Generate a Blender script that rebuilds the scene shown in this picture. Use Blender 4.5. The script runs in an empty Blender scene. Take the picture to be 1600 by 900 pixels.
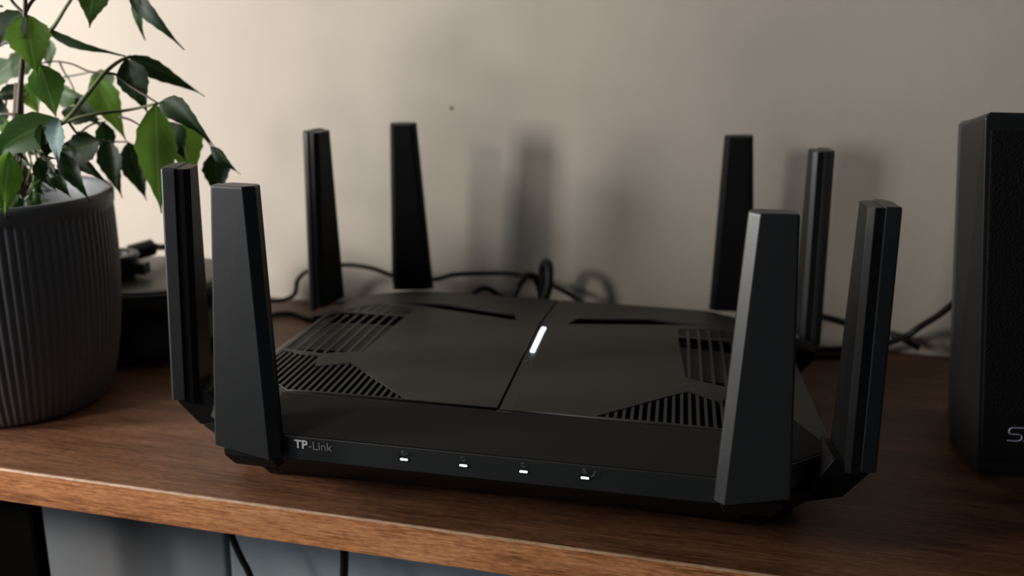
import bpy, bmesh, math, random
from mathutils import Vector, Matrix
random.seed(4)
S = bpy.context.scene
COL = S.collection

# ------------------------------------------------------------------ camera
F_PX = 1420.46
CAM = Vector((0.06518, -0.45126, 0.20465)); YAW, PITCH, ROLL = -0.17193, 0.27946, -0.0211
_fw = Vector((math.sin(YAW)*math.cos(PITCH), math.cos(YAW)*math.cos(PITCH), -math.sin(PITCH)))
_rt = Vector((math.cos(YAW), -math.sin(YAW), 0)); _dn = _fw.cross(_rt)
R2 = math.cos(ROLL)*_rt + math.sin(ROLL)*_dn; D2 = -math.sin(ROLL)*_rt + math.cos(ROLL)*_dn
cd = bpy.data.cameras.new('camera'); cam = bpy.data.objects.new('camera', cd); COL.objects.link(cam)
cd.sensor_width = 36; cd.lens = F_PX/1600*36; cd.clip_start = 0.01; cd.clip_end = 50
m = Matrix(((R2.x, -D2.x, -_fw.x), (R2.y, -D2.y, -_fw.y), (R2.z, -D2.z, -_fw.z))).to_4x4()
m.translation = CAM; cam.matrix_world = m
cd.dof.use_dof = True; cd.dof.focus_distance = 0.37; cd.dof.aperture_fstop = 7.5
S.camera = cam

# ------------------------------------------------------------------ light
w = bpy.data.worlds.new('world'); S.world = w; w.use_nodes = True
bg = w.node_tree.nodes['Background']; bg.inputs[0].default_value = (0.62, 0.72, 0.85, 1); bg.inputs[1].default_value = 0.045
def area(name, loc, target, sx, sy, energy, color):
    l = bpy.data.lights.new(name, 'AREA'); l.shape = 'RECTANGLE'; l.size = sx; l.size_y = sy
    l.energy = energy; l.color = color
    o = bpy.data.objects.new(name, l); COL.objects.link(o); o.location = loc
    o.rotation_euler = (Vector(target)-Vector(loc)).to_track_quat('-Z', 'Y').to_euler()
    return o
area('window_light', (-0.71, -0.275, 0.225), (-0.02, 0.168, 0.12), 0.075, 0.20, 5.1, (1.0, 0.985, 0.95))
area('second_window_light', (-0.64, -0.52, 0.37), (-0.06, 0.168, 0.12), 0.08, 0.14, 2.3, (1.0, 0.93, 0.84))
area('room_light', (-1.2, -1.3, 0.38), (-0.1, -0.1, -0.05), 0.9, 0.7, 3.5, (0.86, 0.93, 1.0))
S.view_settings.view_transform = 'Standard'; S.view_settings.look = 'None'
S.view_settings.gamma = 1; S.view_settings.use_curve_mapping = False
S.view_settings.exposure = 0.0

# ------------------------------------------------------------------ helpers
def at(px, py, Y=None, z=None):
    d = R2*((px-800)/F_PX) + D2*((py-450)/F_PX) + _fw
    t = (Y-CAM.y)/d.y if Y is not None else (z-CAM.z)/d.z
    return CAM + d*t
def tag(o, label=None, cat=None, group=None, kind=None):
    if label: o['label'] = label
    if cat: o['category'] = cat
    if group: o['group'] = group
    if kind: o['kind'] = kind
    return o
def empty(name, loc=(0, 0, 0), rz=0):
    o = bpy.data.objects.new(name, None); COL.objects.link(o); o.location = loc; o.rotation_euler.z = rz
    o.empty_display_size = 0.01
    return o
def link(name, me, mat=None, parent=None):
    o = bpy.data.objects.new(name, me); COL.objects.link(o)
    if mat and not me.materials: me.materials.append(mat)
    if parent: o.parent = parent
    return o
def mesh(name, vs, fs, mat=None, parent=None, smooth=False):
    me = bpy.data.meshes.new(name); me.from_pydata([tuple(v) for v in vs], [], fs); me.update()
    if smooth:
        for p in me.polygons: p.use_smooth = True
    return link(name, me, mat, parent)
def from_bm(name, bm, mat=None, parent=None, smooth=False):
    bmesh.ops.recalc_face_normals(bm, faces=bm.faces)
    me = bpy.data.meshes.new(name); bm.to_mesh(me); bm.free()
    if smooth:
        for p in me.polygons: p.use_smooth = True
    return link(name, me, mat, parent)
def loft(bm, rings, cap0=True, cap1=True):
    R = [[bm.verts.new(v) for v in r] for r in rings]; n = len(R[0])
    for a, b in zip(R, R[1:]):
        for i in range(n): bm.faces.new((a[i], a[(i+1) % n], b[(i+1) % n], b[i]))
    if cap0: bm.faces.new(R[0][::-1])
    if cap1: bm.faces.new(R[-1])
    return R
def box(bm, x0, x1, y0, y1, z0, z1):
    loft(bm, [[(x0, y0, z), (x1, y0, z), (x1, y1, z), (x0, y1, z)] for z in (z0, z1)])
def bevel(bm, w, seg=2):
    bmesh.ops.remove_doubles(bm, verts=bm.verts, dist=1e-6)
    es = [e for e in bm.edges if len(e.link_faces) == 2 and e.calc_face_angle(0) > 0.3]
    bmesh.ops.bevel(bm, geom=es, offset=w, segments=seg, affect='EDGES', profile=0.6)
def lathe(bm, prof, n=64, c=(0, 0), fn=None, cap0=False, cap1=False):
    rings = []
    for r, z in prof:
        rings.append([(c[0]+(r+(fn(i, z) if fn else 0))*math.cos(2*math.pi*i/n), c[1]+(r+(fn(i, z) if fn else 0))*math.sin(2*math.pi*i/n), z) for i in range(n)])
    loft(bm, rings, cap0, cap1)
def catmull(P, k=8):
    P = [Vector(p) for p in P]; Q = [2*P[0]-P[1]]+P+[2*P[-1]-P[-2]]; out = []
    for i in range(1, len(Q)-2):
        for j in range(k):
            t = j/k; a, b, c, d = Q[i-1], Q[i], Q[i+1], Q[i+2]
            out.append(0.5*((2*b)+(c-a)*t+(2*a-5*b+4*c-d)*t*t+(3*b-a-3*c+d)*t**3))
    out.append(P[-1]); return out
def tube(bm, P, r, n=10, k=8, smooth=True):
    pts = catmull(P, k) if smooth and len(P) > 2 else [Vector(p) for p in P]
    rf = r if callable(r) else (lambda t: r)
    up = Vector((0.13, 0.31, 0.94)); rings = []; N = len(pts)
    for i, p in enumerate(pts):
        d = (pts[min(i+1, N-1)]-pts[max(i-1, 0)]).normalized()
        s = d.cross(up)
        if s.length < 1e-4: s = d.cross(Vector((1, 0, 0)))
        s.normalize(); up = s.cross(d).normalized(); rr = rf(i/(N-1))
        rings.append([p+s*rr*math.cos(2*math.pi*j/n)+up*rr*math.sin(2*math.pi*j/n) for j in range(n)])
    loft(bm, rings)

# ------------------------------------------------------------------ materials
def mat(name, col, rough=0.5, metal=0.0, spec=0.5, bump=None, emit=None, var=None, coord='Object', trans=0.0, sheen=0.0):
    M = bpy.data.materials.new(name); M.use_nodes = True; N = M.node_tree.nodes; L = M.node_tree.links
    b = N['Principled BSDF']; b.inputs['Base Color'].default_value = (*col, 1); b.inputs['Roughness'].default_value = rough
    b.inputs['Metallic'].default_value = metal; b.inputs['Specular IOR Level'].default_value = spec
    tc = N.new('ShaderNodeTexCoord')
    if bump:
        sc, st = bump; n = N.new('ShaderNodeTexNoise'); n.inputs['Scale'].default_value = sc; n.inputs['Detail'].default_value = 6
        L.new(tc.outputs[coord], n.inputs['Vector'])
        bp = N.new('ShaderNodeBump'); bp.inputs['Strength'].default_value = st; bp.inputs['Distance'].default_value = 0.001
        L.new(n.outputs['Fac'], bp.inputs['Height']); L.new(bp.outputs[0], b.inputs['Normal'])
    if var:
        sc, c2 = var; n = N.new('ShaderNodeTexNoise'); n.inputs['Scale'].default_value = sc; n.inputs['Detail'].default_value = 5
        L.new(tc.outputs[coord], n.inputs['Vector'])
        mx = N.new('ShaderNodeMix'); mx.data_type = 'RGBA'; mx.inputs[6].default_value = (*col, 1); mx.inputs[7].default_value = (*c2, 1)
        rp = N.new('ShaderNodeMapRange'); rp.inputs[1].default_value = 0.35; rp.inputs[2].default_value = 0.65
        L.new(n.outputs['Fac'], rp.inputs[0]); L.new(rp.outputs[0], mx.inputs[0]); L.new(mx.outputs[2], b.inputs['Base Color'])
    if emit:
        b.inputs['Emission Color'].default_value = (*emit[0], 1); b.inputs['Emission Strength'].default_value = emit[1]
    return M
plastic = mat('black_plastic', (0.011, 0.011, 0.0115), 0.42, spec=0.35, bump=(2500, 0.05))
plate_m = mat('matte_top', (0.020, 0.0185, 0.017), 0.52, spec=0.35, bump=(3000, 0.05))
shell_m = mat('antenna_shell', (0.008, 0.0083, 0.0088), 0.42, spec=1.0, bump=(1800, 0.04))
cover_m = mat('antenna_cover', (0.006, 0.006, 0.0065), 0.35, spec=0.35)
under_m = mat('underside_black', (0.006, 0.006, 0.006), 0.6, spec=0.2)
void_m = mat('vent_dark', (0.004, 0.004, 0.004), 0.7, spec=0.1)
slat_m = mat('slat_black', (0.012, 0.0115, 0.011), 0.45, spec=0.4)
led_m = mat('led_white', (0.9, 0.95, 1), 0.4, emit=((0.86, 0.92, 1.0), 6))
led2_m = mat('led_bar', (0.9, 0.95, 1), 0.4, emit=((0.80, 0.90, 1.0), 2.2))
logo_m = mat('logo_silver', (0.95, 0.95, 0.97), 0.5)
logo2_m = mat('logo_grey', (0.34, 0.30, 0.28), 0.5)
icon_m = mat('icon_grey', (0.16, 0.155, 0.15), 0.5)
cable_m = mat('cable_rubber', (0.010, 0.010, 0.010), 0.5, spec=0.35)
spk_m = mat('speaker_plastic', (0.014, 0.0145, 0.015), 0.38, spec=0.45, bump=(1500, 0.06))
grille_m = mat('speaker_fabric', (0.006, 0.006, 0.007), 0.75, spec=0.2, bump=(900, 0.7))
spklogo_m = mat('speaker_logo', (0.50, 0.48, 0.68), 0.45)
pot_m = mat('pot_ceramic', (0.120, 0.126, 0.135), 0.50, spec=0.45, var=(14, (0.085, 0.092, 0.100)), bump=(300, 0.15))
soil_m = mat('soil', (0.018, 0.012, 0.008), 0.95, var=(220, (0.05, 0.035, 0.022)), bump=(250, 1.0))
stone_m = mat('pebble', (0.22, 0.22, 0.21), 0.8, var=(60, (0.36, 0.33, 0.29)), bump=(200, 0.3))
bark_m = mat('bark', (0.060, 0.040, 0.026), 0.85, var=(150, (0.11, 0.08, 0.055)), bump=(300, 0.8))
stem_m = mat('green_stem', (0.16, 0.20, 0.085), 0.5, var=(60, (0.12, 0.13, 0.06)))
twig_m = mat('brown_stem', (0.06, 0.038, 0.028), 0.6, var=(90, (0.09, 0.07, 0.045)))
black_m = mat('black_disc', (0.012, 0.012, 0.012), 0.45, spec=0.4)
disc_m = mat('disc_top', (0.045, 0.043, 0.038), 0.42, spec=0.5)
grey_m = mat('cabinet_grey', (0.27, 0.31, 0.335), 0.5, var=(3, (0.22, 0.215, 0.22)))
grey2_m = mat('cabinet_light_grey', (0.44, 0.50, 0.54), 0.5, var=(4, (0.37, 0.42, 0.46)))
leg_m = mat('desk_leg_black', (0.0015, 0.0012, 0.001), 0.8, spec=0.03)
wall_m = mat('plaster', (0.58, 0.515, 0.445), 0.85, spec=0.15, bump=(60, 0.35), var=(7, (0.545, 0.485, 0.42)))
floor_m = mat('floor_grey', (0.16, 0.15, 0.14), 0.6, var=(6, (0.12, 0.11, 0.10)))

def wood(name, dark, mid, light, rough, scale=1.0):
    M = bpy.data.materials.new(name); M.use_nodes = True; N = M.node_tree.nodes; L = M.node_tree.links; b = N['Principled BSDF']
    tc = N.new('ShaderNodeTexCoord')
    def noise(sc, scal, det, dist=0.0, rough_=0.6):
        mp = N.new('ShaderNodeMapping'); mp.inputs['Scale'].default_value = sc; L.new(tc.outputs['Object'], mp.inputs[0])
        n = N.new('ShaderNodeTexNoise'); n.inputs['Scale'].default_value = scal; n.inputs['Detail'].default_value = det
        n.inputs['Distortion'].default_value = dist; n.inputs['Roughness'].default_value = rough_
        L.new(mp.outputs[0], n.inputs['Vector']); return n
    big = noise((1.5, 14, 14), 3.0*scale, 5, 0.6); fine = noise((9, 170, 170), 4.0*scale, 8, 0.5, 0.7); fl = noise((70, 260, 260), 3.0, 4)
    mx = N.new('ShaderNodeMix'); mx.data_type = 'FLOAT'; mx.inputs[0].default_value = 0.55
    L.new(big.outputs['Fac'], mx.inputs[2]); L.new(fine.outputs['Fac'], mx.inputs[3])
    cr = N.new('ShaderNodeValToRGB'); L.new(mx.outputs[0], cr.inputs[0])
    e = cr.color_ramp.elements; e[0].position = 0.39; e[0].color = (*dark, 1); e[1].position = 0.63; e[1].color = (*light, 1)
    q = e.new(0.5); q.color = (*mid, 1)
    m2 = N.new('ShaderNodeMix'); m2.data_type = 'RGBA'; m2.blend_type = 'MULTIPLY'; m2.inputs[0].default_value = 0.55
    r2 = N.new('ShaderNodeMapRange'); r2.inputs[1].default_value = 0.38; r2.inputs[2].default_value = 0.56; r2.inputs[3].default_value = 0.45
    L.new(fl.outputs['Fac'], r2.inputs[0]); L.new(cr.outputs[0], m2.inputs[6]); L.new(r2.outputs[0], m2.inputs[7]); L.new(m2.outputs[2], b.inputs['Base Color'])
    b.inputs['Roughness'].default_value = rough; b.inputs['Specular IOR Level'].default_value = 0.35
    bp = N.new('ShaderNodeBump'); bp.inputs['Strength'].default_value = 0.35; bp.inputs['Distance'].default_value = 0.0006
    L.new(fine.outputs['Fac'], bp.inputs['Height']); L.new(bp.outputs[0], b.inputs['Normal'])
    return M
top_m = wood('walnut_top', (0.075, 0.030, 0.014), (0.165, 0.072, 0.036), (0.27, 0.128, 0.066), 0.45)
edge_m = wood('walnut_edge_lit', (0.15, 0.048, 0.018), (0.55, 0.22, 0.085), (0.78, 0.38, 0.17), 0.5, 1.6)  # walnut lightened in colour for the room light on the front face
band_m = wood('edge_highlight', (0.35, 0.20, 0.12), (0.5, 0.32, 0.2), (0.6, 0.42, 0.3), 0.35)  # worn edge wood, with the bevel's highlight put into its paler colour

def leaf_mat(name, col, vein, trans):
    M = bpy.data.materials.new(name); M.use_nodes = True; N = M.node_tree.nodes; L = M.node_tree.links; b = N['Principled BSDF']
    uv = N.new('ShaderNodeUVMap'); sp = N.new('ShaderNodeSeparateXYZ'); L.new(uv.outputs[0], sp.inputs[0])
    # veins: |x| and slanted side veins from uv
    ab = N.new('ShaderNodeMath'); ab.operation = 'ABSOLUTE'; L.new(sp.outputs[0], ab.inputs[0])
    m1 = N.new('ShaderNodeMath'); m1.operation = 'MULTIPLY_ADD'; L.new(sp.outputs[1], m1.inputs[0]); m1.inputs[1].default_value = 9; L.new(ab.outputs[0], m1.inputs[2])
    m1b = N.new('ShaderNodeMath'); m1b.operation = 'MULTIPLY_ADD'; L.new(ab.outputs[0], m1b.inputs[0]); m1b.inputs[1].default_value = -3.2; L.new(m1.outputs[0], m1b.inputs[2])
    fr = N.new('ShaderNodeMath'); fr.operation = 'FRACT'; L.new(m1b.outputs[0], fr.inputs[0])
    lt = N.new('ShaderNodeMath'); lt.operation = 'LESS_THAN'; L.new(fr.outputs[0], lt.inputs[0]); lt.inputs[1].default_value = 0.10
    l2 = N.new('ShaderNodeMath'); l2.operation = 'LESS_THAN'; L.new(ab.outputs[0], l2.inputs[0]); l2.inputs[1].default_value = 0.07
    ad = N.new('ShaderNodeMath'); ad.operation = 'MULTIPLY_ADD'; ad.use_clamp = True; L.new(lt.outputs[0], ad.inputs[0]); ad.inputs[1].default_value = 0.35; L.new(l2.outputs[0], ad.inputs[2])
    tc = N.new('ShaderNodeTexCoord'); n = N.new('ShaderNodeTexNoise'); n.inputs['Scale'].default_value = 45; L.new(tc.outputs['Object'], n.inputs['Vector'])
    hs = N.new('ShaderNodeMix'); hs.data_type = 'RGBA'; hs.inputs[6].default_value = (*col, 1); hs.inputs[7].default_value = (*[c*0.6 for c in col], 1); L.new(n.outputs['Fac'], hs.inputs[0])
    mx = N.new('ShaderNodeMix'); mx.data_type = 'RGBA'; L.new(ad.outputs[0], mx.inputs[0]); L.new(hs.outputs[2], mx.inputs[6]); mx.inputs[7].default_value = (*vein, 1)
    L.new(mx.outputs[2], b.inputs['Base Color']); b.inputs['Roughness'].default_value = 0.5; b.inputs['Specular IOR Level'].default_value = 0.22
    tr = N.new('ShaderNodeBsdfTranslucent'); ms = N.new('ShaderNodeMixShader'); ms.inputs[0].default_value = trans
    tcx = N.new('ShaderNodeMix'); tcx.data_type = 'RGBA'; tcx.blend_type = 'MULTIPLY'; tcx.inputs[0].default_value = 0.0; L.new(mx.outputs[2], tcx.inputs[6])
    g = N.new('ShaderNodeGamma'); g.inputs[1].default_value = 0.62; L.new(mx.outputs[2], g.inputs[0]); L.new(g.outputs[0], tr.inputs[0])
    L.new(b.outputs[0], ms.inputs[1]); L.new(tr.outputs[0], ms.inputs[2]); L.new(ms.outputs[0], N['Material Output'].inputs[0])
    return M
leaf_dark = leaf_mat('leaf_dark', (0.007, 0.026, 0.004), (0.02, 0.05, 0.010), 0.15)  # green darkened to stand in for leaves seen against the light
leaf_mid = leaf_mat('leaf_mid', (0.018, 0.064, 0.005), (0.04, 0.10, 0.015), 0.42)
leaf_bright = leaf_mat('leaf_bright', (0.060, 0.18, 0.008), (0.08, 0.21, 0.03), 0.55)  # stronger green, with the light on lit leaves put into the colour
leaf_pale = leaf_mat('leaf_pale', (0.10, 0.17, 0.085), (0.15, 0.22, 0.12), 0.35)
leaf_sheen_m = leaf_mat('leaf_sheen', (0.16, 0.25, 0.25), (0.10, 0.16, 0.15), 0.2)  # bluish reflected sheen put into the leaf colour

# ------------------------------------------------------------------ setting
SL = -0.042                     # the desk and wall run a little askew to the router
OX = Vector((0, -0.1218, 0))
T_WALL = 0.293
def dbox(name, x0, x1, t0, t1, z0, z1, M, parent=None, bev=0.0):
    bm = bmesh.new(); box(bm, x0, x1, t0, t1, z0, z1)
    if bev: bevel(bm, bev, 2)
    o = from_bm(name, bm, M, parent)
    if not parent: o.location = OX; o.rotation_euler.z = SL
    return o
tag(dbox('wall_back', -1.6, 1.6, T_WALL, T_WALL+0.1, -0.74, 1.5, wall_m), kind='structure')
tag(dbox('floor', -1.6, 1.6, -1.2, T_WALL, -0.80, -0.74, floor_m), kind='structure')
# small dark speck on the plaster
bm = bmesh.new(); lathe(bm, [(0.0012, 0), (0.0009, 0.0005)], 12, cap0=True, cap1=True)
sp = from_bm('wall_mark', bm, black_m); p = at(705, 169, Y=0.1745)
sp.location = OX + Matrix.Rotation(SL, 3, 'Z') @ Vector(((Matrix.Rotation(-SL, 3, 'Z') @ (p-OX)).x, T_WALL, p.z))
sp.rotation_euler = (math.pi/2, 0, SL); tag(sp, 'tiny dark nail hole on the beige wall above the router', 'wall mark')

# ------------------------------------------------------------------ desk
desk = empty('desk', OX, SL); tag(desk, 'walnut-veneered wooden desk shelf carrying the router, pot and speaker', 'desk')
TH = 0.0165
dbox('desktop', -0.75, 0.75, 0.0012, T_WALL-0.001, -TH, 0.0, top_m, desk)
bm = bmesh.new(); box(bm, -0.75, 0.75, 0.0, 0.0012, -TH, -0.0006); o = from_bm('edge_band', bm, edge_m, desk); tag(o, 'orange-brown front edge of the shelf, its colour lightened for the room light on it')
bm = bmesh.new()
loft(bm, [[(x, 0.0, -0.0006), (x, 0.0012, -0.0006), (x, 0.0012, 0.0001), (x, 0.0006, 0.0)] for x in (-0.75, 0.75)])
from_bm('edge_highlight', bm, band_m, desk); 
dbox('leg', -0.262, -0.2335, 0.012, 0.020, -0.74, -TH, leg_m, desk, 0.002)
dbox('leg', 0.60, 0.64, 0.02, 0.06, -0.74, -TH, leg_m, desk, 0.002)

# grey cabinet under the desk
cab = empty('cabinet', OX+Vector((0, 0, -0.74)), SL); tag(cab, 'blue-grey cabinet standing under the desk behind the cables', 'cabinet')
def cbox(name, x0, x1, t0, t1, z0, z1, M): 
    bm = bmesh.new(); box(bm, x0, x1, t0, t1, z0+0.74, z1+0.74); bevel(bm, 0.0015); return from_bm(name, bm, M, cab)
def deskx(px, py, Y): return (Matrix.Rotation(-SL, 3, 'Z') @ (at(px, py, Y=Y)-OX)).x
GX = deskx(345, 880, -0.06)
cbox('body', -0.62, 0.11, 0.078, 0.25, -0.74, -0.05, grey_m)
cbox('door', -0.618, GX-0.0015, 0.062, 0.077, -0.72, -0.052, grey_m)
cbox('door', GX+0.0015, 0.108, 0.062, 0.077, -0.72, -0.052, grey2_m)
def cord(name, P, r, label, M=cable_m, cat='cable', grp=None):
    bm = bmesh.new(); tube(bm, P, r, 10, 8); o = from_bm(name, bm, M, None, True)
    return tag(o, label, cat, grp)
cord('power_cable', [at(358, 826, Y=-0.08), at(367, 850, Y=-0.08), at(379, 876, Y=-0.08), at(392, 903, Y=-0.08), at(425, 1000, Y=-0.08), at(440, 1300, Y=-0.08)], 0.0017, 'curved black cable hanging under the desk nearer the dark leg')
cord('hanging_cable', [at(538, 850, Y=-0.08), at(538, 880, Y=-0.08), at(536, 930, Y=-0.08), at(530, 1100, Y=-0.08), at(520, 1400, Y=-0.07)], 0.0021, 'straight black cable hanging under the desk below the router front')

# ------------------------------------------------------------------ router
router = empty('wifi_router'); tag(router, 'black angular router with eight upright antennas in the centre of the desk', 'router')
def zt(x, y):
    z = 0.0503 - 0.002*(max(0.0, abs(x)-0.07)/0.05)**2
    if y > 0.0: z -= 0.0118*(y/0.10)**1.25
    return z
def octo(ax, ayf, ayb, cx, cyf, cyb, zf):
    P = [(-cx, -ayf), (cx, -ayf), (ax, -cyf), (ax, cyb), (cx, ayb), (-cx, ayb), (-ax, cyb), (-ax, -cyf)]
    return [(x, y, zf(x, y)) for x, y in P]
bm = bmesh.new()
L0 = octo(0.131, 0.093, 0.092, 0.104, 0.064, 0.06, lambda x, y: 0.0045)
L1 = octo(0.1395, 0.1268, 0.121, 0.099, 0.092, 0.085, lambda x, y: 0.0292-(0.008 if y > 0 else 0))
loft(bm, [L0, L1], True, True)
from_bm('lower_housing', bm, under_m, router)
bm = bmesh.new()
La = octo(0.1395, 0.1270, 0.121, 0.099, 0.092, 0.085, lambda x, y: 0.0293-(0.008 if y > 0 else 0))
Lb = octo(0.1385, 0.1264, 0.1205, 0.099, 0.091, 0.084, lambda x, y: 0.0396-(0.010 if y > 0 else 0))
loft(bm, [La, Lb], True, True); bevel(bm, 0.00035, 2)
from_bm('front_band', bm, shell_m, router)
bm = bmesh.new()
Lc = octo(0.1380, 0.1258, 0.1200, 0.0988, 0.0905, 0.084, lambda x, y: 0.0399-(0.010 if y > 0 else 0))
Ld = octo(0.1225, 0.1048, 0.1010, 0.0955, 0.0805, 0.0745, lambda x, y: zt(x, y)-0.0004)
Le = octo(0.1205, 0.1030, 0.0990, 0.0945, 0.0795, 0.0735, lambda x, y: zt(x, y)-0.0004)
Lf = octo(0.1205, 0.1030, 0.0990, 0.0945, 0.0795, 0.0735, lambda x, y: zt(x, y)-0.005)
loft(bm, [Lc, Ld, Le, Lf], False, False)
from_bm('sloped_bezel', bm, plastic, router)
# dark pan under the vents
bm = bmesh.new()
Lg = octo(0.120, 0.1025, 0.0985, 0.0943, 0.079, 0.073, lambda x, y: 0.0335 if y > 0 else 0.0445)
loft(bm, [[(x, y, z-0.002) for x, y, z in Lg], Lg]); from_bm('vent_pan', bm, void_m, router)

V1 = [(-0.041, -0.1022), (-0.0785, -0.066), (-0.0935, -0.0735), (-0.0975, -0.0592), (-0.1185, -0.0532), (-0.1185, -0.080), (-0.0957, -0.1022)]
G1 = [(-0.078, -0.0495), (-0.0965, -0.0560), (-0.1185, -0.0500), (-0.1185, 0.008), (-0.103, 0.0405), (-0.0745, 0.030), (-0.0745, 0.002)]
S1 = [(-0.014, 0.0215), (-0.066, 0.0385), (-0.094, 0.0485), (-0.060, 0.0535), (-0.018, 0.0385)]
def fill(outline, holes, th, name, M, parent, mirror=False, cuts=True):
    cu = bpy.data.curves.new(name, 'CURVE'); cu.dimensions = '2D'; cu.fill_mode = 'BOTH'; cu.extrude = th/2
    for P in [outline]+holes:
        s = cu.splines.new('POLY'); s.points.add(len(P)-1); s.use_cyclic_u = True
        for i, (x, y) in enumerate(P): s.points[i].co = (-x if mirror else x, y, 0, 1)
    o = bpy.data.objects.new(name+'_tmp', cu); COL.objects.link(o); bpy.context.view_layer.update()
    me = bpy.data.meshes.new_from_object(o.evaluated_get(bpy.context.evaluated_depsgraph_get()))
    bpy.data.objects.remove(o); bpy.data.curves.remove(cu)
    bm = bmesh.new(); bm.from_mesh(me); bpy.data.meshes.remove(me); bmesh.ops.remove_doubles(bm, verts=bm.verts, dist=1e-6)
    for k in range(-9, 10):
        bmesh.ops.bisect_plane(bm, geom=bm.verts[:]+bm.edges[:]+bm.faces[:], plane_co=(0, k*0.0105, 0), plane_no=(0, 1, 0))
    for sx in (-0.11, -0.09, -0.07, 0.07, 0.09, 0.11):
        bmesh.ops.bisect_plane(bm, geom=bm.verts[:]+bm.edges[:]+bm.faces[:], plane_co=(sx, 0, 0), plane_no=(1, 0, 0))
    for v in bm.verts: v.co.z += zt(v.co.x, v.co.y)-th/2
    for f in bm.faces:
        pass
    return from_bm(name, bm, M, parent)
half = [(-0.0007, -0.1030), (-0.0945, -0.1030), (-0.1205, -0.0795), (-0.1205, 0.0735), (-0.0945, 0.0990), (-0.0007, 0.0990)]
halfR = [(-0.0056, -0.1030)]+half[1:5]+[(-0.0022, 0.0990), (-0.0022, 0.013), (-0.0056, 0.013)]
fill(half, [V1, G1, S1], 0.0016, 'top_plate', plate_m, router)
fill(halfR, [V1, G1, S1], 0.0016, 'top_plate', plate_m, router, True)
bm = bmesh.new()
def strip(bm, x0, x1, ys, off, th):
    rings = [[(x0, y, zt(0, y)+off-th), (x1, y, zt(0, y)+off-th), (x1, y, zt(0, y)+off), (x0, y, zt(0, y)+off)] for y in ys]
    loft(bm, rings)
strip(bm, 0.0002, 0.0055, [-0.103+0.0116*i for i in range(11)], -0.0006, 0.001)
strip(bm, 0.0002, 0.0021, [0.013+0.0086*i for i in range(11)], -0.0004, 0.001)
from_bm('centre_strip', bm, plastic, router)
bm = bmesh.new(); strip(bm, 0.0019, 0.0043, [-0.031, -0.02, -0.01, 0, 0.0095], 0.0002, 0.0008); bevel(bm, 0.0003)
tag(from_bm('light_bar', bm, led2_m, router), 'glowing white light bar on the centre seam')
bm = bmesh.new(); lathe(bm, [(0.0009, zt(0, -0.045)-0.0006), (0.0007, zt(0, -0.045)-0.0001)], 16, (0.0026, -0.044), cap0=True, cap1=True)
from_bm('sensor_dot', bm, icon_m, router)
# vent slats
def span(P, x):
    ys = []
    for (x0, y0), (x1, y1) in zip(P, P[1:]+P[:1]):
        if (x0-x)*(x1-x) < 0: ys.append(y0+(y1-y0)*(x-x0)/(x1-x0))
    ys.sort(); return ys
def spany(P, y): return span([(b, a) for a, b in P], y)
for sg in (-1, 1):
    for k in range(22):
        x = -0.0455-0.0034*k
        ys = span(V1, x)
        if len(ys) < 2 or ys[-1]-ys[0] < 0.003: continue
        bm = bmesh.new(); y0, y1 = ys[0]-0.0006, ys[-1]+0.0006
        for a, b in zip(ys[::2], ys[1::2]):
            box(bm, -0.0007, 0.0007, a-0.0006, b+0.0006, zt(x, -0.08)-0.0040, zt(x, -0.08)-0.0003)
        o = from_bm('slat', bm, slat_m, router); o.location.x = -sg*x if sg < 0 else -x
        if sg < 0: o.location.x = x
    # perforated grille: joined grid
    bm = bmesh.new()
    y = -0.049
    while y < 0.040:
        xs = spany(G1, y)
        if len(xs) >= 2:
            a, b = xs[0]-0.0004, xs[-1]+0.0004
            if y < -0.006 or y > 0.014:
                X = [a+(b-a)*i/5 for i in range(6)]
                loft(bm, [[(q, y-0.00042, zt(q, y)-0.0018), (q, y+0.00042, zt(q, y)-0.0018), (q, y+0.00042, zt(q, y)-0.0003), (q, y-0.00042, zt(q, y)-0.0003)] for q in X])
        y += 0.0024
    x = -0.0795
    while x > -0.118:
        ys = span(G1, x)
        if len(ys) >= 2:
            n = 6; P = [ys[0]+(ys[-1]-ys[0])*i/n for i in range(n+1)]
            loft(bm, [[(x-0.0007, q, zt(x, q)-0.0021), (x+0.0007, q, zt(x, q)-0.0021), (x+0.0007, q, zt(x, q)-0.0002), (x-0.0007, q, zt(x, q)-0.0002)] for q in P])
        x -= 0.0056
    xs = spany(G1, 0.0135); box(bm, xs[0], xs[-1], 0.012, 0.015, zt(-0.118, 0.013)-0.001, zt(-0.09, 0.013)-0.0001)
    if sg > 0:
        for v in bm.verts: v.co.x = -v.co.x
    tag(from_bm('grille_mesh', bm, slat_m, router), kind='stuff')
# feet
def foot(sx, sy):
    bm = bmesh.new()
    P0 = [(0.062, -0.086), (0.112, -0.0885), (0.128, -0.070), (0.118, -0.050), (0.062, -0.062)]
    P1 = [(0.048, -0.0930), (0.1085, -0.0975), (0.136, -0.072), (0.128, -0.045), (0.050, -0.062)]
    loft(bm, [[(x*sx, y*sy, 0.0) for x, y in P0], [(x*sx, y*sy, 0.0075) for x, y in P1]])
    return from_bm('foot', bm, under_m, router)
for a in (-1, 1):
    for b in (-1, 1): foot(a, b)
# corner facets from the side hinges down to the feet
for sx in (-1, 1):
    bm = bmesh.new()
    loft(bm, [[(sx*0.1115, -0.0890, 0.0005), (sx*0.128, -0.070, 0.0005), (sx*0.12, -0.06, 0.0005), (sx*0.105, -0.08, 0.0005)],
              [(sx*0.104, -0.1235, 0.0292), (sx*0.1395, -0.0960, 0.0250), (sx*0.135, -0.07, 0.0292), (sx*0.10, -0.10, 0.0292)]])
    from_bm('corner_skirt', bm, under_m, router)
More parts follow.
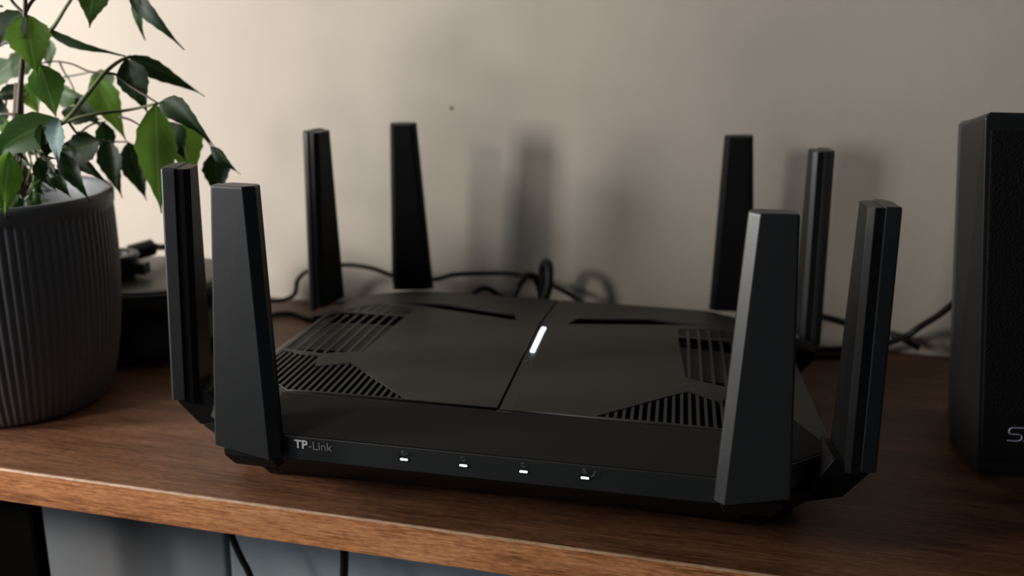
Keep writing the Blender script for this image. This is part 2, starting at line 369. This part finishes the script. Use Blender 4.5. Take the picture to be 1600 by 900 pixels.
# antennas ------------------------------------------------------------
def ant_ring(w, t0, t1, ins, z, off, drop=0):
    # trapezoid: outer face (v = -t1 side) narrower by ins
    return [(-w, -t0+off, z), (-w+ins, -t1+off, z), (w-ins, -t1+off, z), (w, -t0+off, z)]
ZB, ZT = 0.0325, 0.1440
def finish(bm, name, M, flip):
    if flip:
        for v in bm.verts: v.co.x = -v.co.x
    bmesh.ops.recalc_face_normals(bm, faces=bm.faces); me = bpy.data.meshes.new(name); bm.to_mesh(me); bm.free(); me.materials.append(M); return me
def shell_mesh(flip, zb):
    # broad 45 degree facet on the +u edge, narrow one on the -u edge
    bm = bmesh.new(); rings = []
    for z, w, off in ((zb, 0.0140, -0.0030), (ZT-0.0008, 0.0086, 0.0)):
        s = 0.0022 if z < 0.1 else 0.0
        q = 0.0036
        rings.append([(-w, 0.0+off, z+s), (-w, -0.0052+off, z+s), (-w+0.0008, -0.0060+off, z+s), (w-q, -0.0060+off, z-s), (w, -0.0060+q+off, z-s), (w, 0.0+off, z-s)])
    r = rings[-1]; rings.append([(x*0.94, y*0.92-0.0002, ZT) for x, y, z in r])
    loft(bm, rings); bevel(bm, 0.00025, 2)
    return finish(bm, 'antenna', shell_m, flip)
def cover_mesh(flip, zb):
    bm = bmesh.new(); rings = []
    for z, w, off in ((zb, 0.0128, -0.0030), (ZT-0.0006, 0.0076, 0.0)):
        rings.append([(-w+0.0022, 0.0058+off, z), (-w, 0.0036+off, z), (-w, 0.0001+off, z), (w, 0.0001+off, z), (w, 0.0036+off, z), (w-0.0022, 0.0058+off, z)])
    loft(bm, rings); bevel(bm, 0.00025, 2)
    return finish(bm, 'inner_cover', cover_m, flip)
def hinge_mesh(side):
    bm = bmesh.new()
    if side:
        loft(bm, [[(-0.0075, 0.0005, 0.0245), (0.0075, 0.0005, 0.0245), (0.0085, 0.016, 0.0215), (-0.0085, 0.016, 0.0215)],
                  [(-0.0105, -0.0075, 0.0370), (0.0105, -0.0075, 0.0370), (0.0110, 0.014, 0.0310), (-0.0110, 0.014, 0.0310)],
                  [(-0.0110, -0.0070, 0.0405), (0.0110, -0.0070, 0.0405), (0.0105, 0.007, 0.0425), (-0.0105, 0.007, 0.0425)]])
    else:
        loft(bm, [[(-0.0095, -0.0010, 0.0235), (0.0095, -0.0010, 0.0235), (0.0095, 0.012, 0.0220), (-0.0095, 0.012, 0.0220)],
                  [(-0.0115, -0.0060, 0.0300), (0.0115, -0.0060, 0.0300), (0.0110, 0.012, 0.0300), (-0.0110, 0.012, 0.0300)],
                  [(-0.0115, -0.0060, 0.0335), (0.0115, -0.0060, 0.0335), (0.0105, 0.006, 0.0375), (-0.0105, 0.006, 0.0375)]])
    bevel(bm, 0.0004, 1)
    return finish(bm, 'hinge', under_m, False)
MS = {(fl, sd): (shell_mesh(fl, 0.0370 if sd else 0.0335), cover_mesh(fl, 0.0375 if sd else 0.0325)) for fl in (False, True) for sd in (False, True)}
HM = {sd: hinge_mesh(sd) for sd in (False, True)}
# x, y at the tip, turn, offset of the foot, mirrored, on a side of the body
ants = [(-0.1457, -0.0875, -78, 0.0008, 0.0009, True, True), (-0.1005, -0.1250, -1.5, 0.0006, 0.0003, False, False),
        (-0.1435, 0.0620, -104, 0.0044, 0.0032, False, True), (-0.1074, 0.1192, 187, 0.0043, 0.0017, True, False),
        (0.1039, 0.1245, 178, 0.0048, -0.0013, False, False), (0.1448, 0.0694, 95, 0.0001, 0.0001, True, True),
        (0.1014, -0.1220, 2.3, 0.0020, 0.0001, True, False), (0.1428, -0.0944, 95.8, -0.0008, 0.0001, False, True)]
for x, y, a, bx, by, fl, sd in ants:
    me1, me2 = MS[(fl, sd)]
    o = link('antenna', me1, None, router)
    dz = 0.11; b0 = Vector((x+bx, y+by, 0.034)); t0 = Vector((x, y, 0.144))
    tilt = Vector((0, 0, 1)).rotation_difference((t0-b0).normalized()).to_matrix().to_4x4()
    o.matrix_local = Matrix.Translation(b0) @ tilt @ Matrix.Rotation(math.radians(a), 4, 'Z') @ Matrix.Translation((0, 0, -0.034))
    link('inner_cover', me2, None, o); hg = link('hinge', HM[sd], None, o); hg.location.z = -0.010 if y > 0 else 0
# writing and indicator lights on the band
def text(s, size, loc, M, name, parent, bold=0.0, sx=1.0, depth=0.00006, rz=0):
    cu = bpy.data.curves.new(name, 'FONT'); cu.body = s; cu.size = size; cu.extrude = depth; cu.offset = bold; cu.resolution_u = 4
    o = bpy.data.objects.new(name+'_tmp', cu); COL.objects.link(o); bpy.context.view_layer.update()
    me = bpy.data.meshes.new_from_object(o.evaluated_get(bpy.context.evaluated_depsgraph_get())); wd = max(v.co.x for v in me.vertices)
    bpy.data.objects.remove(o); bpy.data.curves.remove(cu)
    me.materials.clear(); o = link(name, me, M, parent); o.location = loc; o.rotation_euler = (math.pi/2, 0, rz); o.scale.x = sx
    return o, wd*sx
YB = -0.1270
lo, wd = text('TP', 0.0052, (-0.0815, YB, 0.0348), logo_m, 'logo', router, 0.00011, 1.0); tag(lo, 'bright silver letters on the front band')
l2, _ = text('-Link', 0.0052, (-0.0815+wd+0.0003, YB, 0.0347), logo2_m, 'logo', router, 0.0, 0.98); tag(l2, 'dull grey thin letters on the front band')
def capsule(bm, cx, cz, L, r, y0, y1, n=8):
    P = [(cx+L/2-r+r*math.cos(a), cz+r*math.sin(a)) for a in [math.pi*(-0.5+i/n) for i in range(n+1)]]
    P += [(cx-L/2+r+r*math.cos(a), cz+r*math.sin(a)) for a in [math.pi*(0.5+i/n) for i in range(n+1)]]
    loft(bm, [[(x, y0, z) for x, z in P], [(x, y1, z) for x, z in P]])
def arc(bm, cx, cz, r, a0, a1, y, t=0.00009):
    pts = [Vector((cx+r*math.cos(a0+(a1-a0)*i/8), y, cz+r*math.sin(a0+(a1-a0)*i/8))) for i in range(9)]
    tube(bm, pts, t, 5, 1, False)
for i, x in enumerate((-0.0343, -0.0095, 0.0151, 0.0396)):
    bm = bmesh.new(); capsule(bm, x-0.0002, 0.0345, 0.0043, 0.0008, YB-0.00005, YB+0.001); s = from_bm('light_slot', bm, void_m, router)
    bm = bmesh.new(); capsule(bm, x, 0.0345, 0.0032, 0.00042, YB-0.0001, YB+0.0006); from_bm('indicator_light', bm, led_m, s)
    bm = bmesh.new(); zc = 0.0374
    arc(bm, x-0.0002, zc, 0.0009, 0.6, 2.7, YB); arc(bm, x-0.0002, zc, 0.0009, 3.5, 5.9, YB)
    if i == 0:
        arc(bm, x-0.0002, zc, 0.0004, 1.2, 5.0, YB); arc(bm, x+0.0008, zc, 0.0007, -1.0, 1.0, YB)
    elif i == 2: tube(bm, [(x-0.0002, YB, zc-0.0004), (x-0.0002, YB, zc+0.0002)], 0.00009, 5, 1, False)
    elif i == 3: arc(bm, x-0.0002, zc, 0.0002, 0, 6.28, YB)
    from_bm('icon', bm, icon_m, s)
bm = bmesh.new(); tube(bm, [(-0.0368, YB, 0.0376), (-0.0362, YB, 0.0358), (-0.0356, YB, 0.0350)], 0.00014, 6, 4)
from_bm('groove', bm, void_m, router)
bm = bmesh.new(); tube(bm, [(0.0437, YB, 0.0378), (0.0431, YB, 0.0362), (0.0421, YB, 0.0352)], 0.00010, 6, 4)
from_bm('groove', bm, icon_m, router)
# plug connectors at the back of the router (parts of their cables)

# ------------------------------------------------------------------ speaker
spk = empty('speaker'); tag(spk, 'black desktop speaker with lettering at the right edge of the desk', 'speaker')
A = math.radians(6.5); ex = Vector((math.cos(A), math.sin(A), 0)); ey = Vector((-math.sin(A), math.cos(A), 0))
FLb = Vector((0.219, -0.0215, 0)); 
def sp_pt(u, v, z): return FLb+ex*u+ey*v+Vector((0, 0, z))
W = 0.105
def sring(z0, lean, zf, zb, ins=0.0, f=0.0):
    # lean: outward flare at height (wider towards the top)
    l = lean
    return [sp_pt(-l+ins, f, zf), sp_pt(W+l-ins, f, zf), sp_pt(W+l-ins, 0.033, zb), sp_pt(W+l-0.02, 0.085, zb-0.004), sp_pt(-l+0.02, 0.085, zb-0.004), sp_pt(-l+ins, 0.033, zb)]
bm = bmesh.new()
r0 = sring(0, 0.0, 0.004, 0.004); rb = [sp_pt(0.004, 0.004, 0), sp_pt(W-0.004, 0.004, 0), sp_pt(W-0.006, 0.03, 0), sp_pt(W-0.02, 0.08, 0), sp_pt(0.02, 0.08, 0), sp_pt(0.006, 0.03, 0)]
r1 = sring(0, 0.0185, 0.1715, 0.1645); r1[0] -= ex*0.004; r1[1] += ex*0.004
r2_ = [p-(p-sp_pt(W/2, 0.04, p.z))*0.03+Vector((0, 0, 0.0022)) for p in r1]
loft(bm, [rb, r0, r1, r2_]); bevel(bm, 0.0009, 3)
from_bm('cabinet_shell', bm, spk_m, spk)
bm = bmesh.new()
def fq(z, i, off): 
    l = 0.0225*(z/0.1715); return [sp_pt(-l+i, off, z), sp_pt(W+l-i, off, z)]
a = fq(0.010, 0.0022, -0.0012); b = fq(0.166, 0.0022, -0.0012); a2 = fq(0.010, 0.0022, 0.002); b2 = fq(0.166, 0.0022, 0.002)
loft(bm, [[a[0], a[1], a2[1], a2[0]], [b[0], b[1], b2[1], b2[0]]]); bevel(bm, 0.0006, 2)
from_bm('front_grille', bm, grille_m, spk)
# lettering S X on the grille, built as strokes
lp = at(1573.5, 664.5, Y=-0.019); lq = at(1573.5, 685, Y=-0.019)
u0 = (lp-FLb).dot(ex); zc0, zc1 = lq.z, lp.z; H_ = zc1-zc0; W_ = H_*0.98
def stroke(P, mirror=False):
    bm = bmesh.new(); pts = [sp_pt(u0+x*W_, -0.0013, zc0+z*H_) for x, z in P]; tube(bm, pts, 0.00030, 6, 3, False); return bm
bmS = stroke([(1, 1), (0.25, 1), (0.06, 0.92), (0.0, 0.75), (0.06, 0.58), (0.25, 0.5), (0.75, 0.5), (0.94, 0.42), (1.0, 0.25), (0.94, 0.08), (0.75, 0), (0, 0)])
from_bm('lettering', bmS, spklogo_m, spk)
bmX = stroke([(1.25, 1), (2.2, 0)]); from_bm('lettering', bmX, spklogo_m, spk)
bmX = stroke([(1.18, 0), (2.2, 1)]); from_bm('lettering', bmX, spklogo_m, spk)

# ------------------------------------------------------------------ plant pot
PC = (-0.2855, -0.0325); PH = 0.1165
pot = empty('plant_pot', (PC[0], PC[1], 0)); tag(pot, 'dark grey ribbed ceramic plant pot on the left of the desk', 'pot')
NR = 92; NS = NR*6
def rib(i, z):
    if z < 0.0015 or z > PH-0.009: return 0
    ph = (i % 6)/6.0; return -0.00085*(0.5-0.5*math.cos(2*math.pi*ph))**1.6
bm = bmesh.new()
prof = [(0.036, 0.0), (0.0425, 0.0), (0.0455, 0.0012), (0.0472, 0.0035), (0.0487, 0.008), (0.0515, 0.018), (0.0540, 0.032), (0.0562, 0.050), (0.0574, 0.068), (0.0578, 0.085), (0.0576, 0.100), (0.0574, PH-0.0105), (0.0573, PH-0.0085), (0.0579, PH-0.0075), (0.0582, PH-0.002), (0.0575, PH), (0.0550, PH), (0.0540, PH-0.002), (0.0535, PH-0.014), (0.051, PH-0.04), (0.030, PH-0.045)]
lathe(bm, prof, NS, fn=lambda i, z: 0, cap0=True, cap1=True)
bm.verts.ensure_lookup_table()
for k, (r, z) in enumerate(prof[:12]):
    for i in range(NS):
        v = bm.verts[k*NS+i]; d = rib(i, z); rr = (r+d)/r; v.co.x *= rr; v.co.y *= rr
from_bm('pot_body', bm, pot_m, pot, True)
bm = bmesh.new()
bmesh.ops.create_circle(bm, cap_ends=True, segments=48, radius=0.0525)
bmesh.ops.translate(bm, verts=bm.verts, vec=(0, 0, PH-0.022))
bmesh.ops.triangulate(bm, faces=bm.faces); bmesh.ops.subdivide_edges(bm, edges=bm.edges, cuts=6, use_grid_fill=True)
for v in bm.verts: v.co.z += random.uniform(-0.0025, 0.0025)
tag(from_bm('soil', bm, soil_m, pot), kind='stuff')
def pebble(px, py, r, M, label):
    bm = bmesh.new(); bmesh.ops.create_icosphere(bm, subdivisions=2, radius=r)
    for v in bm.verts: v.co = Vector((v.co.x*1.3, v.co.y, v.co.z*0.7))*random.uniform(0.95, 1.05)
    o = from_bm('pebble', bm, M, None, True); o.location = at(px, py, z=PH-0.019+r*0.4); o.rotation_euler.z = random.uniform(0, 3)
    return tag(o, label, 'pebble')
tan_m = mat('tan_pebble', (0.30, 0.24, 0.17), 0.8, bump=(200, 0.3)); dkp_m = mat('grey_pebble', (0.15, 0.165, 0.18), 0.7, bump=(200, 0.3)); brp_m = mat('brown_pebble', (0.16, 0.07, 0.03), 0.8, bump=(200, 0.3))
pebble(94, 314, 0.0055, tan_m, 'tan pebble on the soil, just inside the right of the pot rim')
pebble(116, 306, 0.0046, stone_m, 'palest pebble on the soil, nearest the right inner wall of the pot')
pebble(108, 318, 0.0024, brp_m, 'tiny brown pebble on the soil beside the tan and pale ones')
pebble(72, 296, 0.0080, dkp_m, 'large blue-grey pebble on the soil behind the hanging leaves')

# ------------------------------------------------------------------ plant
plant = empty('potted_plant', (PC[0], PC[1], PH-0.022)); tag(plant, 'leafy green plant with drooping pointed leaves growing in the grey pot', 'plant')
PO = Vector((PC[0], PC[1], PH-0.022))
def leaf(P0, P1, width, sag, M, roll=0.0, fold=0.25, name='leaf', n=14):
    P0 = Vector(P0)-PO; P1 = Vector(P1)-PO; d = P1-P0; L = d.length
    view = ((P0+P1)/2+PO-CAM).normalized(); side = d.normalized().cross(view).normalized()
    nrm = side.cross(d.normalized()).normalized()
    if nrm.dot(view) > 0: nrm = -nrm
    side = Matrix.Rotation(roll, 3, d.normalized()) @ side; nrm = Matrix.Rotation(roll, 3, d.normalized()) @ nrm
    vs, fs, uvs = [], [], []; K = [-1, -0.5, 0, 0.5, 1]
    ph = random.uniform(0, 6)
    for i in range(n+1):
        t = i/n
        wd = width/2*(math.sin(math.pi*min(1, (t/0.36)**0.8*0.5)) if t < 0.36 else max(0.0, 1-((t-0.36)/0.64)**1.5)**1.5*(1-0.15*((t-0.36)/0.64)))
        if t > 0.12 and t < 0.97: wd *= 1+0.05*((i % 2)*2-1)+random.uniform(-0.03, 0.03)
        wd = max(wd, width*0.012)
        c = P0+d*t+nrm*0.10*L*math.sin(math.pi*t)+Vector((0, 0, sag*4*t*(1-t)))
        for k in K:
            vs.append(c+side*wd*k+nrm*(-fold*wd*(1-abs(k)) + 0.0006*math.sin(ph+5*t+3*k))); uvs.append((k, t))
    for i in range(n):
        for j in range(4):
            a = i*5+j; fs.append((a, a+1, a+6, a+5))
    me = bpy.data.meshes.new(name); me.from_pydata([tuple(v) for v in vs], [], fs); me.update()
    ul = me.uv_layers.new(name='UVMap')
    for lp_ in me.loops: ul.data[lp_.index].uv = uvs[lp_.vertex_index]
    for p in me.polygons: p.use_smooth = True
    return link(name, me, M, plant)
K3 = 1/2900.0
def LF(x0, y0, x1, y1, wpx, Y, M, sag=0.0, roll=0.0, dY=0.0, fold=0.25):
    a = at(x0, y0, Y=Y); b = at(x1, y1, Y=Y+dY); s = (a-CAM).length/F_PX
    return leaf(a, b, wpx*s*1.0, sag, M, roll, fold)
D_, M_, B_, P_ = leaf_dark, leaf_mid, leaf_bright, leaf_pale
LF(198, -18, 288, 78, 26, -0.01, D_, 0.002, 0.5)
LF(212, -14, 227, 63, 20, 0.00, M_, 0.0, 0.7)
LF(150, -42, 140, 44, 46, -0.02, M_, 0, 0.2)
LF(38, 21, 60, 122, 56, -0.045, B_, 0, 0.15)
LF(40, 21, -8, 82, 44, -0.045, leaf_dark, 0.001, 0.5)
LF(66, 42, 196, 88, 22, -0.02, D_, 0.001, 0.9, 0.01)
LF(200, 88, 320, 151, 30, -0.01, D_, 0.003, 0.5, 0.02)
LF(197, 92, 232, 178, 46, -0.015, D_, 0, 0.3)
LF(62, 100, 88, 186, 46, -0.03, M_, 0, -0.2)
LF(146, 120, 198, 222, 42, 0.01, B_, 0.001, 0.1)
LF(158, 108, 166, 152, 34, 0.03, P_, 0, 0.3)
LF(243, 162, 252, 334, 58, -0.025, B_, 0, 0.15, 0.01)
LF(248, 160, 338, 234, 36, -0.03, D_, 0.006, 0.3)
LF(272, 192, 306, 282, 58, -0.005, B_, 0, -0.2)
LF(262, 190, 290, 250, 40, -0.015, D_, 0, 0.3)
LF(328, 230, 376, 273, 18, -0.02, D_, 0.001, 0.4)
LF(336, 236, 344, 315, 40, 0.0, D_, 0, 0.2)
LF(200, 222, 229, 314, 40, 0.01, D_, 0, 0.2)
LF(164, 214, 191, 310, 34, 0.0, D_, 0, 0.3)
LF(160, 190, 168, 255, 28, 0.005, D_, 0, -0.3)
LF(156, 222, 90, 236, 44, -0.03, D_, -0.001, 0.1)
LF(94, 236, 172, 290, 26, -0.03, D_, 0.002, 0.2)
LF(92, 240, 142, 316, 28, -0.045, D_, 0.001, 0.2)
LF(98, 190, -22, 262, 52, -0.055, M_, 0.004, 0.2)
LF(90, 184, 92, 258, 40, -0.06, leaf_sheen_m, 0, 0.9, 0, 0.5)
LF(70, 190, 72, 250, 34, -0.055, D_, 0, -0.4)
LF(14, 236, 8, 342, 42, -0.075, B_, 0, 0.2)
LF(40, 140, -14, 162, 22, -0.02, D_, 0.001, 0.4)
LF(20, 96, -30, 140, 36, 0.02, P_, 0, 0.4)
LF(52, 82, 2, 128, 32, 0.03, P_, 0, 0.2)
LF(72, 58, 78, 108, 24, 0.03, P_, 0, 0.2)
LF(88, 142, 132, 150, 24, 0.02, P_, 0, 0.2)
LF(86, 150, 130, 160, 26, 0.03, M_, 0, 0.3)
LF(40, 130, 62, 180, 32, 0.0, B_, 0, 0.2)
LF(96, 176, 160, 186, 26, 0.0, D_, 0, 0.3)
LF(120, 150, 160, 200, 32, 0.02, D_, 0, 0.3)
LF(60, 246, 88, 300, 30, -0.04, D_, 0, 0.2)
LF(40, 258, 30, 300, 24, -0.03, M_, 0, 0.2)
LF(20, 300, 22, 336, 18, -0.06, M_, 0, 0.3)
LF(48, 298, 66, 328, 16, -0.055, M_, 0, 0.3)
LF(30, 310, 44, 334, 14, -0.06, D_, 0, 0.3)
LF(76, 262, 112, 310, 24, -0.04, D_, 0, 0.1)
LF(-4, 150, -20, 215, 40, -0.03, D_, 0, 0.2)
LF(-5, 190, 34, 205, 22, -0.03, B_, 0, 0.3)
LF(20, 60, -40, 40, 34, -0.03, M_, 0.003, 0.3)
# leaves that go on beyond the left and upper frame
for x0, y0, x1, y1, wd, Y, M in ((-30, 120, -90, 210, 50, -0.03, M_), (-40, 40, -120, 90, 46, -0.02, D_), (-20, 220, -80, 330, 50, -0.06, B_), (-60, 200, -150, 240, 44, 0.0, D_),
        (130, -60, 60, -140, 50, -0.02, M_), (150, -60, 230, -150, 46, 0.0, D_), (30, -30, -40, -110, 48, -0.03, M_), (60, -40, 20, -160, 44, 0.02, D_), (-60, -20, -150, -40, 50, -0.02, D_),
        (170, -60, 262, -66, 40, 0.01, D_)):
    LF(x0, y0, x1, y1, wd, Y, M, 0.003, random.uniform(0, 0.5))
def stem(P, r, M, name='stem'):
    bm = bmesh.new(); Q = [Vector(p)-PO for p in P]
    tube(bm, Q, (lambda t: r*(1-0.45*t)), 7, 6); return from_bm(name, bm, M, plant, True)
base = Vector((PC[0]+0.008, PC[1]-0.002, PH-0.026))
kn = at(40, 200, Y=-0.03)
stem([base, at(30, 290, Y=-0.034), at(24, 240, Y=-0.03), at(28, 190, Y=-0.028), at(30, 130, Y=-0.025)], 0.0042, bark_m, 'trunk')
stem([at(28, 190, Y=-0.028), at(33, 120, Y=-0.03), at(38, 60, Y=-0.04), at(39, 22, Y=-0.045), at(40, -40, Y=-0.04), at(44, -90, Y=-0.03)], 0.0015, twig_m)
stem([at(38, 22, Y=-0.045), at(24, 8, Y=-0.045), at(5, -12, Y=-0.045), at(-40, -30, Y=-0.03)], 0.0009, twig_m)
stem([at(38, 22, Y=-0.045), at(50, 2, Y=-0.04), at(66, -8, Y=-0.035), at(140, -48, Y=-0.02)], 0.0010, twig_m)
stem([at(72, 58, Y=-0.02), at(88, 36, Y=-0.018), at(108, 4, Y=-0.016), at(130, -20, Y=-0.012), at(200, -22, Y=-0.01)], 0.0011, stem_m)
stem([at(34, 230, Y=-0.03), at(72, 205, Y=-0.04), at(105, 186, Y=-0.045), at(135, 150, Y=-0.035), at(164, 114, Y=-0.025), at(186, 96, Y=-0.015), at(204, 88, Y=-0.01)], 0.0015, stem_m)
stem([at(36, 235, Y=-0.03), at(70, 208, Y=-0.04), at(104, 190, Y=-0.045), at(150, 178, Y=-0.04), at(200, 172, Y=-0.03), at(246, 162, Y=-0.028)], 0.0012, stem_m)
stem([at(164, 114, Y=-0.025), at(182, 117, Y=-0.02), at(200, 132, Y=-0.018), at(232, 152, Y=-0.02), at(248, 162, Y=-0.028)], 0.0008, twig_m)
stem([at(164, 114, Y=-0.025), at(140, 112, Y=-0.01), at(112, 100, Y=0.0), at(84, 96, Y=0.01), at(60, 100, Y=0.0)], 0.0007, twig_m)
stem([at(186, 182, Y=-0.02), at(205, 188, Y=-0.02), at(225, 200, Y=-0.02)], 0.0007, twig_m)
stem([at(105, 188, Y=-0.045), at(125, 212, Y=-0.03), at(156, 220, Y=-0.02), at(200, 222, Y=0.0)], 0.0007, twig_m)
stem([at(60, 246, Y=-0.04), at(110, 220, Y=-0.03), at(140, 196, Y=-0.01), at(165, 190, Y=0.0)], 0.0008, stem_m)
stem([at(0, 178, Y=-0.03), at(22, 180, Y=-0.03), at(38, 196, Y=-0.03), at(50, 220, Y=-0.035), at(58, 250, Y=-0.04)], 0.0009, twig_m)
stem([at(22, 180, Y=-0.03), at(28, 165, Y=-0.02), at(45, 146, Y=-0.02)], 0.0006, twig_m)
stem([at(4, 10, Y=-0.02), at(-20, 8, Y=-0.02), at(-40, 10, Y=-0.02)], 0.0006, twig_m)
stem([at(10, 155, Y=-0.01), at(8, 180, Y=-0.02), at(14, 205, Y=-0.02), at(22, 222, Y=-0.03)], 0.0006, twig_m)
stem([at(92, 95, Y=0.02), at(100, 112, Y=0.02), at(110, 128, Y=0.02), at(120, 150, Y=0.02)], 0.0006, twig_m)
stem([at(90, 122, Y=0.03), at(115, 118, Y=0.03), at(146, 112, Y=0.03)], 0.0006, twig_m)
stem([at(306, 198, Y=-0.03), at(322, 218, Y=-0.022), at(336, 236, Y=-0.01)], 0.0006, twig_m)
for k in range(26):
    # small undergrowth tangle around the trunk
    x = random.uniform(5, 78); y = random.uniform(222, 318); Y = random.uniform(-0.055, -0.01)
    a = random.uniform(-0.6, 1.4); L = random.uniform(14, 30)
    LF(x, y, x+L*math.sin(a), y+L*math.cos(a), random.uniform(7, 13), Y, random.choice((D_, D_, M_, P_)), 0, random.uniform(-0.5, 0.8))
for k in range(12):
    x = random.uniform(2, 70)
    stem([Vector((PC[0]+random.uniform(-0.01, 0.02), PC[1]+random.uniform(-0.015, 0.015), PH-0.024)), at(x, random.uniform(255, 290), Y=-0.035), at(x+random.uniform(-12, 20), random.uniform(205, 250), Y=-0.035)], 0.0006, random.choice((stem_m, twig_m)))

# ------------------------------------------------------------------ round base behind the pot
RC = (-0.262, 0.070)
rb_ = empty('round_dock', (RC[0], RC[1], 0)); tag(rb_, 'round black dock with wide flat top behind the plant pot', 'dock')
bm = bmesh.new(); lathe(bm, [(0.045, 0.0), (0.049, 0.002), (0.051, 0.008), (0.049, 0.0145), (0.046, 0.0155), (0.046, 0.031)], 96, cap0=True, cap1=True); from_bm('base', bm, black_m, rb_, True)
bm = bmesh.new(); lathe(bm, [(0.046, 0.0311), (0.0485, 0.033), (0.050, 0.036), (0.0495, 0.0440), (0.0480, 0.0450)], 96, cap0=True, cap1=True); from_bm('upper_ring', bm, black_m, rb_, True)
bm = bmesh.new(); lathe(bm, [(0.0475, 0.0451), (0.0470, 0.0461), (0.040, 0.0465), (0.018, 0.047), (0.001, 0.047)], 96, cap0=True, cap1=True); tag(from_bm('disc', bm, disc_m, rb_, True), 'slightly glossy grey-black flat disc')
cp = empty('ring_adapter', (RC[0]-0.017, RC[1]-0.016, 0.0472)); tag(cp, 'small open black ring lying on the round dock beside the pot', 'ring')
bm = bmesh.new(); lathe(bm, [(0.012, 0.0), (0.014, 0.003), (0.0145, 0.011), (0.0158, 0.0135), (0.0150, 0.0150), (0.0105, 0.0150), (0.0095, 0.0125), (0.0095, 0.004)], 48, cap0=True, cap1=True); from_bm('ring_body', bm, black_m, cp, True)
bm = bmesh.new(); box(bm, 0.012, 0.023, -0.004, 0.004, 0.003, 0.0105); bevel(bm, 0.001); from_bm('tab', bm, black_m, cp)

# ------------------------------------------------------------------ cables behind the router
YW = 0.150
lead = empty('plug_cable', at(222, 390, Y=0.085)); tag(lead, 'long thin black cable with barrel plug, running along the wall from the dock', 'cable')
LO = lead.location.copy()
def lt(P, r, name, k=8, n=12, M=cable_m):
    bm = bmesh.new(); tube(bm, [p-LO for p in P], r, n, k); return from_bm(name, bm, M, lead, True)
a0, a1 = at(200, 397, Y=0.076), at(242, 385, Y=0.088)
lt([a0, a0.lerp(a1, 0.25), a0.lerp(a1, 0.75), a1], (lambda t: 0.0056 if 0.08 < t < 0.93 else 0.0042), 'barrel_plug')
lt([a1, a1.lerp(at(254, 387, Y=0.10), 0.5), at(256, 386, Y=0.098)], 0.0022, 'strain_relief')
lt([at(250, 386.5, Y=0.099), at(275, 390, Y=0.11), at(320, 412, Y=0.13), at(370, 450, Y=0.135), at(420, 470, Y=0.14), at(458, 462, Y=0.145), at(466, 436, Y=0.147), at(490, 420, Y=0.148), at(540, 414, Y=0.147), at(580, 419, Y=0.147), at(612, 430, Y=0.147), at(645, 438, Y=0.148),
    at(682, 436, Y=0.148), at(710, 429, Y=0.148), at(760, 427, Y=0.147), at(800, 428, Y=0.147), at(840, 436, Y=0.146), at(872, 450, Y=0.145), at(905, 470, Y=0.142), at(930, 500, Y=0.140)], 0.0016, 'cord', 10)
def plug(name, P, r, label):
    return cord(name, P, r, label)
plug('network_cable', [at(846, 480, Y=0.128), at(856, 452, Y=0.128), at(858, 430, Y=0.130), at(857, 414, Y=0.134), at(852, 411, Y=0.141), at(848, 425, Y=0.145), at(846, 470, Y=0.145)], 0.0030, 'thick black cable looping up behind the router beside the centre seam')
plug('short_cable', [at(796, 480, Y=0.130), at(806, 455, Y=0.130), at(816, 438, Y=0.134), at(824, 430, Y=0.140), at(838, 436, Y=0.144), at(850, 475, Y=0.146)], 0.0024, 'black cable slanting up left of the thick loop behind the router')
plug('curved_cable', [at(730, 475, Y=0.130), at(741, 458, Y=0.133), at(756, 450, Y=0.138), at(772, 456, Y=0.142), at(792, 470, Y=0.144)], 0.0020, 'low black cable hump just showing over the router back edge')
cord('desk_cable', [at(392, 505, z=0.002), at(425, 492, z=0.002), at(455, 490, z=0.002), at(492, 500, z=0.002), at(540, 505, z=0.002)], 0.0018, 'black cable lying on the desk left of the router')
cord('speaker_cable', [at(1235, 552, z=0.0022), at(1262, 548, z=0.0022), at(1320, 545, z=0.0022), at(1370, 540, Y=0.152), at(1412, 527, Y=0.152), at(1440, 509, Y=0.148), at(1470, 490, Y=0.13), at(1500, 465, Y=0.10), at(1530, 440, Y=0.075)], 0.0021, 'black cable rising to the speaker from the desk behind the right antennas')
cord('wall_cable', [at(1200, 488, Y=0.158), at(1240, 488, Y=0.157), at(1290, 496, Y=0.156), at(1330, 508, Y=0.155), at(1372, 517, Y=0.154), at(1405, 527, Y=0.147), at(1436, 544, Y=0.145)], 0.0021, 'black cable sloping down along the wall to the desk, crossing the speaker cable')
cord('low_cable', [at(1160, 572, z=0.002), at(1230, 562, z=0.002), at(1280, 556, z=0.002), at(1335, 556, z=0.002)], 0.0020, 'short black cable lying flat on the desk by the wall behind the right antennas')
